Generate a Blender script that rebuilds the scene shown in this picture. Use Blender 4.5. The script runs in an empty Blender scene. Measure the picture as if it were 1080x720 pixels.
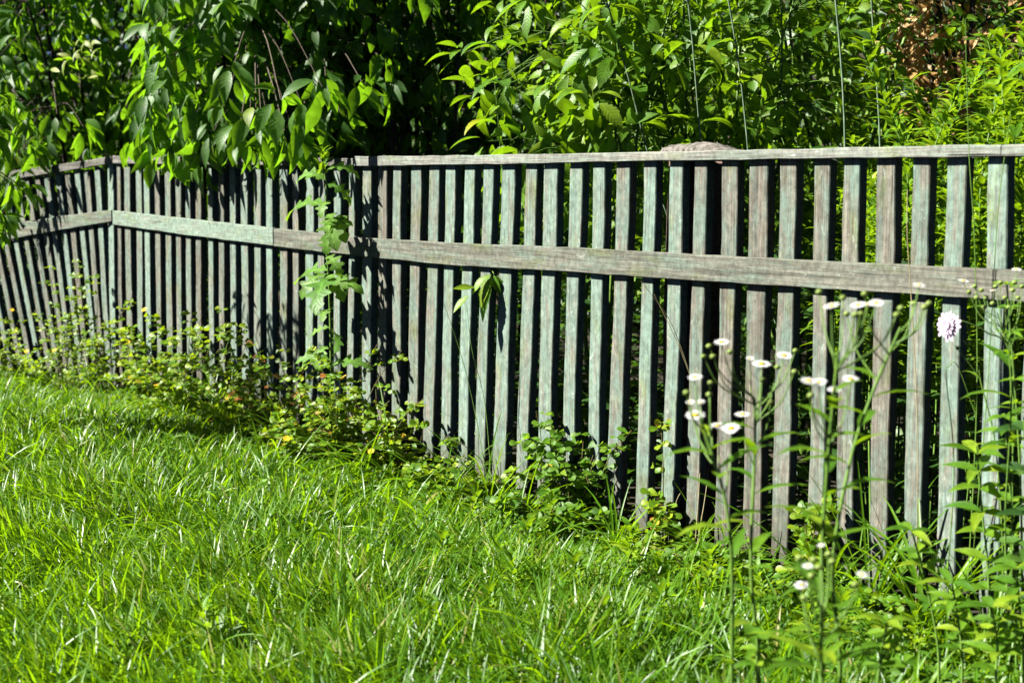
import bpy, math, random
import numpy as np
from mathutils import Vector

random.seed(7)
R = np.random.default_rng(11)
SC = bpy.context.scene
COL = SC.collection

# ------------------------------------------------------------------ camera, light, exposure
CAM_H, PITCH, FPX = 1.08, math.atan(182 / 1500), 1500.0
cam_d = bpy.data.cameras.new("camera")
cam = bpy.data.objects.new("camera", cam_d)
COL.objects.link(cam)
cam.location = (0, 0, CAM_H)
cam.rotation_euler = (math.pi / 2 - PITCH, 0, 0)
cam_d.lens, cam_d.sensor_width = 50, 36
cam_d.clip_end = 500
cam_d.dof.use_dof = True
cam_d.dof.focus_distance = 4.2
cam_d.dof.aperture_fstop = 4.5
SC.camera = cam

SUN_EL = math.radians(41)
SUN_H = np.array([-0.999, -0.044])           # where the sun stands, seen from above
world = bpy.data.worlds.new("World")
SC.world = world
world.use_nodes = True
wn = world.node_tree
sky = wn.nodes.new("ShaderNodeTexSky")
sky.sky_type = 'NISHITA'
sky.sun_disc = False
sky.altitude = 1800; sky.air_density = 0.13; sky.dust_density = 0.3
sky.sun_elevation = SUN_EL
sky.sun_rotation = math.atan2(SUN_H[0], SUN_H[1])
wn.links.new(sky.outputs[0], wn.nodes["Background"].inputs[0])
wn.nodes["Background"].inputs[1].default_value = 0.05
sun_d = bpy.data.lights.new("sun", 'SUN')
sun_d.energy, sun_d.angle, sun_d.color = 5.0, math.radians(0.5), (1.0, 0.965, 0.89)
sun = bpy.data.objects.new("sun", sun_d)
COL.objects.link(sun)
sun.location = (-8, 1, 8)
sun.rotation_euler = Vector((-SUN_H[0] * math.cos(SUN_EL), -SUN_H[1] * math.cos(SUN_EL), -math.sin(SUN_EL))).to_track_quat('-Z', 'Y').to_euler()
SC.view_settings.view_transform = 'Standard'
SC.view_settings.look = 'None'
SC.view_settings.gamma = 1
SC.view_settings.use_curve_mapping = False
SC.view_settings.exposure = 1.55
SC.cycles.max_bounces = 6
SC.cycles.diffuse_bounces = 0
SC.cycles.transmission_bounces = 4
SC.cycles.sample_clamp_indirect = 4

# ------------------------------------------------------------------ pixels of the photograph to points
def ray(px, py):
    x, y = (px - 540) / FPX, (360 - py) / FPX
    c, s = math.cos(PITCH), math.sin(PITCH)
    return np.array([x, c + y * s, -s + y * c])

def at(px, py, Y):
    r = ray(px, py)
    return np.array([0, 0, CAM_H]) + r * (Y / r[1])

def on_ground(px, py, z=0.0):
    r = ray(px, py)
    return np.array([0, 0, CAM_H]) + r * ((z - CAM_H) / r[2])

class Plane:                                   # a vertical fence plane: d runs along it, n points to the camera
    def __init__(s, A, d):
        s.A = np.array([A[0], A[1], 0.0])
        s.d = np.array([d[0], d[1], 0.0]) / math.hypot(*d)
        n = np.array([s.d[1], -s.d[0], 0.0])
        s.n = n if n @ s.A < 0 else -n
    def hit(s, px, py, off=0.0):               # point on the plane moved off towards the camera
        r = ray(px, py); o = np.array([0, 0, CAM_H])
        A = s.A + s.n * off
        return o + r * (((A - o) @ s.n) / (r @ s.n))
    def sz(s, px, py, off=0.0):
        p = s.hit(px, py, off)
        return (p - s.A) @ s.d, p[2]
    def P(s, a, off, z):
        return s.A + s.d * a + s.n * off + np.array([0, 0, z])

M = Plane(on_ground(1080, 697), (-0.609, 0.793))
corner_s = M.sz(116, 230)[0]
CP = M.P(corner_s, 0, 0)
L = Plane(CP, (-0.72, 0.69))

def ground_z(x, y):
    x = np.asarray(x, float); y = np.asarray(y, float)
    q = -((x - M.A[0]) * M.n[0] + (y - M.A[1]) * M.n[1])     # metres behind the fence
    z = 0.012 * np.sin(x * 5.1 + 1) * np.cos(y * 4.3) + 0.02 * np.sin(x * 1.3) * np.sin(y * 1.7 + 2)
    far = np.clip((-x - 1.9) / 1.5, 0, 1)
    z = z - 0.10 * far * np.clip(1 - q / 4, 0, 1)
    t = np.clip((q - 6.0) / 5.0, 0, 1)
    return z + 4.2 * t * t * (3 - 2 * t)

# ------------------------------------------------------------------ mesh helpers
class MB:
    def __init__(s): s.v = []; s.f = []; s.a = []; s.n = 0
    def add(s, v, f, a=None):
        v = np.asarray(v, float).reshape(-1, 3); f = np.asarray(f, int).reshape(-1, 4)
        s.v.append(v); s.f.append(f + s.n)
        s.a.append(np.zeros((len(v), 3)) if a is None else np.asarray(a, float).reshape(-1, 3)); s.n += len(v)
    def build(s, name, mat, parent=None, smooth=False, origin=None):
        v = np.concatenate(s.v); f = np.concatenate(s.f); a = np.concatenate(s.a)
        o3 = np.zeros(3)
        if origin is not None: o3 = np.asarray(origin, float)
        elif parent is not None: o3 = np.array(parent['_o'])
        v = v - o3
        me = bpy.data.meshes.new(name)
        me.vertices.add(len(v)); me.vertices.foreach_set("co", v.ravel().astype(np.float32))
        tri = f[:, 3] == f[:, 2]
        lt = np.where(tri, 3, 4); ls = np.concatenate([[0], np.cumsum(lt)[:-1]])
        keep = np.ones(f.shape, bool); keep[tri, 3] = False
        loops = f[keep]
        me.loops.add(len(loops)); me.loops.foreach_set("vertex_index", loops.astype(np.int32))
        me.polygons.add(len(f)); me.polygons.foreach_set("loop_start", ls.astype(np.int32)); me.polygons.foreach_set("loop_total", lt.astype(np.int32))
        me.polygons.foreach_set("use_smooth", np.full(len(f), smooth))
        at_ = me.attributes.new("leaf", 'FLOAT_VECTOR', 'POINT'); at_.data.foreach_set("vector", a.ravel().astype(np.float32))
        me.materials.append(mat); me.update(calc_edges=True)
        o = bpy.data.objects.new(name, me); COL.objects.link(o)
        o['_o'] = [float(x) for x in o3]
        if parent is not None:
            o.parent = parent
            d = o3 - np.array(parent['_o']); o.location = d
        else: o.location = o3
        return o

def nrm(v): return v / np.maximum(np.linalg.norm(v, axis=-1, keepdims=True), 1e-9)

SH = {}
def shape(name, rows):                          # rows: (position along the leaf, half width)
    SH[name] = np.array(rows, float)
shape('ovate', [(0, .02), (.12, .55), (.3, .95), (.45, 1), (.62, .8), (.8, .42), (.92, .16), (1, .0)])
shape('ovate_lo', [(0, .05), (.25, .9), (.55, .9), (.8, .4), (1, 0)])
shape('toothed', [(0, .03), (.1, .42), (.15, .6), (.19, .56), (.27, .86), (.31, .8), (.39, 1), (.43, .92), (.52, .97), (.56, .85), (.65, .8), (.69, .66), (.78, .55), (.82, .4), (.9, .25), (1, 0)])
shape('lance', [(0, .1), (.2, .8), (.45, 1), (.75, .6), (1, 0)])
shape('lance_lo', [(0, .2), (.4, 1), (1, 0)])
shape('obovate', [(0, .08), (.25, .45), (.5, .85), (.7, 1), (.86, .85), (.95, .5), (1, .15)])
shape('blade', [(0, .8), (.3, 1), (.6, .85), (.85, .5), (1, 0)])
shape('blade_long', [(0, .7), (.12, .9), (.25, 1), (.4, 1), (.55, .9), (.7, .75), (.85, .45), (1, 0)])
shape('lobed', [(0, .1), (.08, .16), (.16, .5), (.2, .62), (.235, .22), (.3, .24), (.37, .8), (.43, 1), (.47, .36), (.53, .34), (.6, .75), (.66, .86), (.7, .34), (.77, .34), (.83, .5), (.9, .3), (1, 0)])
shape('petal', [(0, .5), (.5, 1), (.85, .9), (1, .35)])

def leaves(mb, kind, pos, dr, up, Ln, W, droop, fold=0.25, mid=True, rnd=None, twist=0.0):
    pos = np.asarray(pos, float).reshape(-1, 3); N = len(pos)
    dr = nrm(np.broadcast_to(np.asarray(dr, float), (N, 3))); up = np.broadcast_to(np.asarray(up, float), (N, 3))
    up = up - dr * (up * dr).sum(1, keepdims=True); up = nrm(up + 1e-6)
    side = np.cross(dr, up)
    Ln = np.broadcast_to(Ln, N).astype(float); W = np.broadcast_to(W, N).astype(float); droop = np.broadcast_to(droop, N).astype(float)
    rnd = R.random(N) if rnd is None else np.broadcast_to(rnd, N)
    fold = np.broadcast_to(fold, N); twist = np.broadcast_to(twist, N)
    T = SH[kind]; K = len(T)
    f = np.zeros(N); d = np.zeros(N); cols = []
    att = []
    for i in range(K):
        t, w = T[i]
        if i:
            dt = t - T[i - 1][0]; th = droop * (t + T[i - 1][0]) / 2
            f = f + np.cos(th) * dt; d = d - np.sin(th) * dt
        c = pos + (dr * f[:, None] + up * d[:, None]) * Ln[:, None]
        th = droop * t
        ul = up * np.cos(th)[:, None] + dr * np.sin(th)[:, None]
        ph = twist * t
        sd = side * np.cos(ph)[:, None] + ul * np.sin(ph)[:, None]
        hw = (W * w / 2)[:, None]
        lift = ul * (fold[:, None] * hw)
        jl = 1 + (R.random((N, 1)) - .5) * .14
        if mid:
            cols += [c - sd * hw * jl + lift, c, c + sd * hw + lift]
            att += [np.stack([np.full(N, -1.), np.full(N, t), rnd], 1), np.stack([np.zeros(N), np.full(N, t), rnd], 1), np.stack([np.ones(N), np.full(N, t), rnd], 1)]
        else:
            cols += [c - sd * hw, c + sd * hw]
            att += [np.stack([np.full(N, -1.), np.full(N, t), rnd], 1), np.stack([np.ones(N), np.full(N, t), rnd], 1)]
    per = 3 if mid else 2
    V = np.stack(cols, 1); A = np.stack(att, 1)
    fs = []
    for i in range(K - 1):
        for j in range(per - 1):
            a = i * per + j
            fs.append([a, a + 1, a + per + 1, a + per])
    fs = np.array(fs)
    F = fs[None] + (np.arange(N) * K * per)[:, None, None]
    mb.add(V, F, A)

def tube(mb, pts, r0, r1=None, n=5, rnd=.5):
    pts = np.asarray(pts, float); K = len(pts); r1 = r0 if r1 is None else r1
    tg = nrm(np.gradient(pts, axis=0))
    ref = np.array([0.3, 0.9, 0.2]) if abs(tg[0][2]) > .6 else np.array([0, 0, 1.])
    a = nrm(np.cross(tg, ref)); b = np.cross(tg, a)
    ang = np.arange(n) * 2 * math.pi / n
    rr = np.linspace(r0, r1, K)[:, None, None]
    V = pts[:, None] + rr * (a[:, None] * np.cos(ang)[None, :, None] + b[:, None] * np.sin(ang)[None, :, None])
    F = [[i * n + j, i * n + (j + 1) % n, (i + 1) * n + (j + 1) % n, (i + 1) * n + j] for i in range(K - 1) for j in range(n)]
    A = np.zeros((K, n, 3)); A[..., 1] = np.linspace(0, 1, K)[:, None]; A[..., 2] = rnd
    mb.add(V, F, A)

def curve(p, k=8):                              # smooth polyline through points
    p = np.asarray(p, float)
    if len(p) == 2: return p[0] + (p[1] - p[0]) * np.linspace(0, 1, k)[:, None]
    q = np.concatenate([[2 * p[0] - p[1]], p, [2 * p[-1] - p[-2]]]); out = []
    for i in range(1, len(q) - 2):
        for t in np.linspace(0, 1, k, endpoint=False):
            out.append(.5 * ((2 * q[i]) + (q[i + 1] - q[i - 1]) * t + (2 * q[i - 1] - 5 * q[i] + 4 * q[i + 1] - q[i + 2]) * t * t + (-q[i - 1] + 3 * q[i] - 3 * q[i + 1] + q[i + 2]) * t ** 3))
    out.append(p[-1]); return np.array(out)

def ball(mb, c, r, ax=(0, 0, 1), flat=1.0, n=8, m=5, rnd=.5, jit=0.0):
    ax = nrm(np.asarray(ax, float)); ref = np.array([1, 0, 0.]) if abs(ax[0]) < .8 else np.array([0, 1., 0])
    a = nrm(np.cross(ax, ref)); b = np.cross(ax, a); V = []; A = []
    for i in range(m + 1):
        th = math.pi * i / m
        for j in range(n):
            ph = 2 * math.pi * j / n
            k = r * (1 + (random.random() - .5) * jit)
            V.append(c + k * (math.sin(th) * (a * math.cos(ph) + b * math.sin(ph)) + ax * math.cos(th) * flat)); A.append((0, i / m, rnd))
    F = [[i * n + j, i * n + (j + 1) % n, (i + 1) * n + (j + 1) % n, (i + 1) * n + j] for i in range(m) for j in range(n)]
    mb.add(V, F, A)

def thing(name, label, cat, loc, group=None):
    o = bpy.data.objects.new(name, None); COL.objects.link(o)
    o.location = loc; o['_o'] = [float(x) for x in loc]; o.empty_display_size = .1
    tag(o, label, cat, group); return o

def tag(o, label=None, cat=None, group=None, kind=None):
    if label: o['label'] = label
    if cat: o['category'] = cat
    if group: o['group'] = group
    if kind: o['kind'] = kind
    return o

# ------------------------------------------------------------------ materials
def new_mat(name):
    m = bpy.data.materials.new(name); m.use_nodes = True
    nt = m.node_tree; nt.nodes.clear()
    return m, nt, nt.nodes.new, nt.links.new

def leaf_mat(name, cols, trans=(.25, .5, .02), tmix=.35, rough=.42, spec=.5, veins=0.0, rib=1.35):
    m, nt, N, K = new_mat(name)
    out = N("ShaderNodeOutputMaterial"); at_ = N("ShaderNodeAttribute"); at_.attribute_name = "leaf"
    sep = N("ShaderNodeSeparateXYZ"); K(at_.outputs["Vector"], sep.inputs[0])
    ramp = N("ShaderNodeValToRGB"); cr = ramp.color_ramp
    while len(cr.elements) < len(cols): cr.elements.new(.5)
    for e, (p, c) in zip(cr.elements, cols): e.position = p; e.color = (*c, 1)
    K(sep.outputs[2], ramp.inputs[0])
    ab = N("ShaderNodeMath"); ab.operation = 'ABSOLUTE'; K(sep.outputs[0], ab.inputs[0])
    ribm = N("ShaderNodeMapRange"); ribm.inputs[1].default_value = .0; ribm.inputs[2].default_value = .14; ribm.inputs[3].default_value = rib; ribm.inputs[4].default_value = 1
    K(ab.outputs[0], ribm.inputs[0])
    noi = N("ShaderNodeTexNoise"); noi.inputs["Scale"].default_value = 38; noi.inputs["Detail"].default_value = 3
    geo = N("ShaderNodeNewGeometry"); K(geo.outputs["Position"], noi.inputs["Vector"])
    nm = N("ShaderNodeMapRange"); nm.inputs[1].default_value = .3; nm.inputs[2].default_value = .7; nm.inputs[3].default_value = .75; nm.inputs[4].default_value = 1.25
    K(noi.outputs[0], nm.inputs[0])
    mu = N("ShaderNodeMath"); mu.operation = 'MULTIPLY'; K(ribm.outputs[0], mu.inputs[0]); K(nm.outputs[0], mu.inputs[1])
    vm = N("ShaderNodeVectorMath"); vm.operation = 'SCALE'; K(ramp.outputs[0], vm.inputs[0]); K(mu.outputs[0], vm.inputs["Scale"])
    pr = N("ShaderNodeBsdfPrincipled"); pr.inputs["Roughness"].default_value = rough; pr.inputs["Specular IOR Level"].default_value = spec
    K(vm.outputs[0], pr.inputs["Base Color"])
    tr = N("ShaderNodeBsdfTranslucent")
    hs = N("ShaderNodeMix"); hs.data_type = 'RGBA'; hs.blend_type = 'MIX'; hs.inputs[0].default_value = .72
    K(vm.outputs[0], hs.inputs[6]); hs.inputs[7].default_value = (*trans, 1)
    tint = N("ShaderNodeVectorMath"); tint.operation = 'SCALE'; K(hs.outputs[2], tint.inputs[0]); K(nm.outputs[0], tint.inputs["Scale"])
    K(tint.outputs[0], tr.inputs[0])
    mx = N("ShaderNodeMixShader"); mx.inputs[0].default_value = tmix
    K(pr.outputs[0], mx.inputs[1]); K(tr.outputs[0], mx.inputs[2]); K(mx.outputs[0], out.inputs[0])
    if veins:
        s1 = N("ShaderNodeMath"); s1.operation = 'MULTIPLY'; K(ab.outputs[0], s1.inputs[0]); s1.inputs[1].default_value = .18
        s2 = N("ShaderNodeMath"); s2.operation = 'SUBTRACT'; K(sep.outputs[1], s2.inputs[0]); K(s1.outputs[0], s2.inputs[1])
        s3 = N("ShaderNodeMath"); s3.operation = 'MULTIPLY'; K(s2.outputs[0], s3.inputs[0]); s3.inputs[1].default_value = 58
        s4 = N("ShaderNodeMath"); s4.operation = 'SINE'; K(s3.outputs[0], s4.inputs[0])
        ad = N("ShaderNodeMath"); ad.operation = 'ADD'; K(s4.outputs[0], ad.inputs[0]); K(noi.outputs[0], ad.inputs[1])
        bp = N("ShaderNodeBump"); bp.inputs["Strength"].default_value = veins; bp.inputs["Distance"].default_value = .002
        K(ad.outputs[0], bp.inputs["Height"]); K(bp.outputs[0], pr.inputs["Normal"])
    return m

def plain_mat(name, c1, c2, rough=.6, scale=30, bump=.3, spec=.4, trans=0):
    m, nt, N, K = new_mat(name)
    out = N("ShaderNodeOutputMaterial"); pr = N("ShaderNodeBsdfPrincipled"); tc = N("ShaderNodeTexCoord")
    no = N("ShaderNodeTexNoise"); no.inputs["Scale"].default_value = scale; no.inputs["Detail"].default_value = 5; K(tc.outputs["Object"], no.inputs["Vector"])
    rp = N("ShaderNodeValToRGB"); rp.color_ramp.elements[0].position = .32; rp.color_ramp.elements[1].position = .68
    rp.color_ramp.elements[0].color = (*c1, 1); rp.color_ramp.elements[1].color = (*c2, 1)
    K(no.outputs[0], rp.inputs[0]); K(rp.outputs[0], pr.inputs["Base Color"])
    pr.inputs["Roughness"].default_value = rough; pr.inputs["Specular IOR Level"].default_value = spec
    bp = N("ShaderNodeBump"); bp.inputs["Strength"].default_value = bump; bp.inputs["Distance"].default_value = .004
    K(no.outputs[0], bp.inputs["Height"]); K(bp.outputs[0], pr.inputs["Normal"])
    if trans:
        tr = N("ShaderNodeBsdfTranslucent"); K(rp.outputs[0], tr.inputs[0]); mx = N("ShaderNodeMixShader"); mx.inputs[0].default_value = trans
        K(pr.outputs[0], mx.inputs[1]); K(tr.outputs[0], mx.inputs[2]); K(mx.outputs[0], out.inputs[0])
    else: K(pr.outputs[0], out.inputs[0])
    return m

def wood_mat(name, axis, wood_a, wood_b, paint, cover):
    """weathered grey wood, grain along the local axis, with worn patches of old green paint"""
    m, nt, N, K = new_mat(name)
    out = N("ShaderNodeOutputMaterial"); pr = N("ShaderNodeBsdfPrincipled"); tc = N("ShaderNodeTexCoord"); oi = N("ShaderNodeObjectInfo")
    rw = N("ShaderNodeMath"); rw.operation = 'MULTIPLY'; K(oi.outputs["Random"], rw.inputs[0]); rw.inputs[1].default_value = 40
    def noise(sc, det, rough=.6, dist=0.0):
        mp = N("ShaderNodeMapping"); mp.inputs["Scale"].default_value = sc; K(tc.outputs["Object"], mp.inputs[0])
        n = N("ShaderNodeTexNoise"); n.noise_dimensions = '4D'; n.inputs["Scale"].default_value = 1; n.inputs["Detail"].default_value = det
        n.inputs["Roughness"].default_value = rough; n.inputs["Distortion"].default_value = dist
        K(mp.outputs[0], n.inputs["Vector"]); K(rw.outputs[0], n.inputs["W"]); return n.outputs[0]
    def st(l, c): return (l, c, c) if axis == 0 else (c, c, l)
    def mr(src, a, b, c, d):
        x = N("ShaderNodeMapRange"); K(src, x.inputs[0]); x.inputs[1].default_value = a; x.inputs[2].default_value = b; x.inputs[3].default_value = c; x.inputs[4].default_value = d; return x.outputs[0]
    def mr2(src):
        x = N("ShaderNodeCombineXYZ"); v = mr(src, .32, .68, .45, 1.3)
        for i in range(3): K(v, x.inputs[i])
        return x.outputs[0]
    def mix(fac, a, b, mode='MIX'):
        x = N("ShaderNodeMix"); x.data_type = 'RGBA'; x.blend_type = mode
        if isinstance(fac, float): x.inputs[0].default_value = fac
        else: K(fac, x.inputs[0])
        for i, c in ((6, a), (7, b)):
            if isinstance(c, tuple): x.inputs[i].default_value = (*c, 1)
            else: K(c, x.inputs[i])
        return x.outputs[2]
    fine = noise(st(9, 420), 6, .7); mid = noise(st(2.5, 90), 5, .6, .4); blot = noise(st(6, 30), 6, .72); speck = noise((260, 260, 260), 3)
    base = mix(mr(mid, .35, .65, 0, 1), wood_a, wood_b)
    rnd_c = mr(oi.outputs["Random"], 0, 1, -.11, .10)
    ad = N("ShaderNodeMath"); ad.operation = 'ADD'; K(blot, ad.inputs[0]); K(rnd_c, ad.inputs[1])
    ad2 = N("ShaderNodeMath"); ad2.operation = 'ADD'; K(ad.outputs[0], ad2.inputs[0]); K(mr(fine, .3, .7, -.12, .12), ad2.inputs[1])
    pm = mr(ad2.outputs[0], .58 - cover * .3, .78 - cover * .3, 0, .85)
    c1 = mix(pm, base, paint)
    warm = noise(st(3, 30), 3)
    c2 = mix(mr(warm, .58, .72, 0, .2), c1, (.27, .19, .13))
    moss = noise(st(7, 22), 3); c3 = mix(mr(moss, .54, .7, 0, .55), c2, (.18, .22, .06))
    c4 = mix(mr(fine, .34, .57, .8, 0), c3, (.07, .06, .05))
    c5 = mix(mr(speck, .66, .72, 0, .6), c4, (.05, .05, .05))
    crack = noise(st(3.2, 150), 2, .5, .3)
    ck = mr(crack, .27, .30, 1, 0)
    c6 = mix(ck, c5, (.018, .015, .012))
    clot = noise((55, 55, 38), 8, .75); c7 = mix(1.0, c6, mr2(clot), 'MULTIPLY')
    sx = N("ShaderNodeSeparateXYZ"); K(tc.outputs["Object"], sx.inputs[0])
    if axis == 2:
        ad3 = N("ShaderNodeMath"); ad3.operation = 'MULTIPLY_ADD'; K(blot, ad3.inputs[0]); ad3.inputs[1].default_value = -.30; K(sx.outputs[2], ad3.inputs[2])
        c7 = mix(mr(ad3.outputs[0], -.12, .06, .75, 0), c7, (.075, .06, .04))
    pe = noise((34, 34, 15) if axis == 2 else (15, 34, 34), 7, .8, 1.2)
    c7 = mix(mr(pe, .60, .64, 0, .55), c7, (.46, .50, .44)); c6 = c7
    val = mr(oi.outputs["Random"], 0, 1, .78, 1.25)
    sc = N("ShaderNodeVectorMath"); sc.operation = 'SCALE'; K(c6, sc.inputs[0]); K(val, sc.inputs["Scale"])
    K(sc.outputs[0], pr.inputs["Base Color"]); pr.inputs["Roughness"].default_value = .78; pr.inputs["Specular IOR Level"].default_value = .3
    h = N("ShaderNodeMath"); h.operation = 'MULTIPLY_ADD'; K(ck, h.inputs[0]); h.inputs[1].default_value = -1.5; K(fine, h.inputs[2])
    bp = N("ShaderNodeBump"); bp.inputs["Strength"].default_value = .7; bp.inputs["Distance"].default_value = .0015
    K(h.outputs[0], bp.inputs["Height"]); K(bp.outputs[0], pr.inputs["Normal"]); K(pr.outputs[0], out.inputs[0])
    return m

G = {}
G['grass'] = leaf_mat('grass', [(0, (.035, .11, .005)), (.45, (.085, .225, .006)), (.86, (.15, .30, .008)), (.97, (.36, .33, .10))], (.42, .74, .005), .44, .40, .5, rib=1.0)
G['bigleaf'] = leaf_mat('broad_leaf', [(0, (.035, .11, .016)), (.5, (.06, .15, .02)), (.9, (.08, .18, .02)), (.97, (.34, .36, .01))], (.32, .66, .008), .42, .5, .5, veins=.12)
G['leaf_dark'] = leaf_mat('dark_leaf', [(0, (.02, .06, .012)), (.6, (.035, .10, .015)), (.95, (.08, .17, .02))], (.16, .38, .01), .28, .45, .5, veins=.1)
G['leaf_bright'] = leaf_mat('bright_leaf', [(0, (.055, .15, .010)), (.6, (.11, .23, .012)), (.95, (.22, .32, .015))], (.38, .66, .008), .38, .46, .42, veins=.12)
G['goldenrod'] = leaf_mat('narrow_leaf', [(0, (.06, .17, .010)), (.6, (.14, .29, .014)), (.95, (.26, .38, .02))], (.44, .70, .008), .4, .48, .35)
G['weed'] = leaf_mat('weed_leaf', [(0, (.06, .17, .010)), (.4, (.13, .26, .010)), (.84, (.27, .36, .012)), (.93, (.42, .34, .02)), (.97, (.36, .12, .03))], (.48, .66, .008), .4, .45, .4)
G['lettuce'] = leaf_mat('lettuce_leaf', [(0, (.09, .22, .03)), (1, (.16, .30, .05))], (.42, .72, .02), .38, .5, .4, veins=.15, rib=1.6)
G['dry'] = leaf_mat('dry_leaf', [(0, (.52, .30, .09)), (.5, (.70, .46, .20)), (.9, (.80, .62, .36))], (.85, .52, .18), .42, .7, .2)
G['straw'] = leaf_mat('straw', [(0, (.30, .25, .12)), (1, (.48, .42, .24))], (.5, .42, .2), .3, .6, .3)
G['stem'] = plain_mat('green_stem', (.10, .22, .03), (.18, .32, .05), .5, 40, .2)
G['stem_grey'] = plain_mat('pale_stem', (.10, .17, .09), (.24, .33, .22), .5, 25, .2)
G['stem_red'] = plain_mat('reddish_stem', (.16, .08, .04), (.14, .18, .05), .5, 25, .2)
G['twig'] = plain_mat('bark_twig', (.06, .045, .03), (.13, .10, .07), .85, 60, .6)
G['white'] = plain_mat('white_petal', (.80, .80, .80), (.86, .85, .86), .55, 90, .1, trans=.25)
G['lilac'] = plain_mat('lilac_petal', (.72, .52, .74), (.82, .68, .83), .55, 60, .2, trans=.25)
G['yellow'] = plain_mat('yellow_petal', (.80, .50, .02), (.85, .60, .03), .5, 60, .2, trans=.2)
G['bud'] = plain_mat('green_bud', (.20, .30, .05), (.32, .42, .10), .5, 120, .4, trans=.15)
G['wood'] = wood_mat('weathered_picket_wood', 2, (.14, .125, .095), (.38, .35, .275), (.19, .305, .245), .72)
G['rail'] = wood_mat('weathered_rail_wood', 0, (.125, .125, .095), (.355, .355, .28), (.20, .295, .23), .66)
G['rail_top'] = wood_mat('grey_top_rail_wood', 0, (.12, .115, .10), (.36, .345, .30), (.21, .26, .21), .35)
G['post'] = plain_mat('old_post_wood', (.10, .06, .045), (.26, .17, .13), .9, 60, .9)
G['rot'] = plain_mat('rotten_wood', (.05, .045, .036), (.27, .245, .21), .95, 70, 1.0)
G['soil'] = plain_mat('soil', (.018, .016, .009), (.05, .042, .022), .95, 14, .8)

# ------------------------------------------------------------------ the ground
def build_ground():
    mb = MB()
    def ax(lo, hi, a, b, step):
        near = np.arange(a, b, step); return np.concatenate([-np.geomspace(-lo, -a + step, 14), near, np.geomspace(b, hi, 14)])
    xs = ax(-120, 120, -6, 6, .16); ys = np.concatenate([[-120, -60, -20, -8, -3], np.arange(0, 16, .16), np.geomspace(16, 160, 14)])
    X, Y = np.meshgrid(xs, ys); Z = ground_z(X, Y)
    V = np.stack([X, Y, Z], -1).reshape(-1, 3); w = len(xs)
    i, j = np.meshgrid(np.arange(len(ys) - 1), np.arange(w - 1), indexing='ij'); a = (i * w + j).ravel()
    mb.add(V, np.stack([a, a + 1, a + w + 1, a + w], 1))
    tag(mb.build('ground', G['soil'], smooth=True), kind='structure')
build_ground()

# ------------------------------------------------------------------ the fence
def slat(parent, pl, s0, z0, s1, z1, w, th, mat, name='picket', back=0.0, lean=0.0):
    """an upright board between (s0,z0) and (s1,z1) on plane pl, chamfered, slightly uneven"""
    rows = 26; right = -pl.d; e = .0022
    o = pl.P(s0, back, z0); V = []
    j1, j2 = random.uniform(0, 9), random.uniform(0, 9); ca, cb = random.uniform(-.012, .012), random.uniform(-.006, .006)
    h = w / 2
    sec = [(-h, -e), (-h + e, 0), (h - e, 0), (h, -e), (h, -th + e), (h - e, -th), (-h + e, -th), (-h, -th + e)]
    for i in range(rows + 1):
        t = i / rows
        s = s0 + (s1 - s0) * t; z = z0 + (z1 - z0) * t
        wob = .0016 * math.sin(j1 + t * 9) + .0009 * math.sin(j2 + t * 23) + .004 * math.sin(j1 * 2 + t * 3.1)
        ww = 1 + .035 * math.sin(j2 + t * 7) + random.uniform(-.03, .03)
        for (a, b) in sec:
            zz = z + (ca * (a / h) if i == rows else (cb * (a / h) if i == 0 else 0))
            V.append(pl.P(s, back, zz) + right * (a * ww + wob) + pl.n * (b + lean * t))
    n = 8
    F = [[i * n + j, i * n + (j + 1) % n, (i + 1) * n + (j + 1) % n, (i + 1) * n + j] for i in range(rows) for j in range(n)]
    for b in (0, rows * n):
        F += [[b, b + 1, b + 2, b + 3], [b, b + 3, b + 4, b + 7], [b + 7, b + 4, b + 5, b + 6]]
    yaw = math.atan2(right[1], right[0]); c, s_ = math.cos(-yaw), math.sin(-yaw)
    V = np.array(V) - o; V = np.stack([V[:, 0] * c - V[:, 1] * s_, V[:, 0] * s_ + V[:, 1] * c, V[:, 2]], 1)
    mb = MB(); mb.add(V, F); ob = mb.build(name, mat, parent, origin=(0, 0, 0))
    ob.location = o - np.array(parent['_o']); ob.rotation_euler = (0, 0, yaw); ob['_o'] = list(map(float, o))
    return ob

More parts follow.
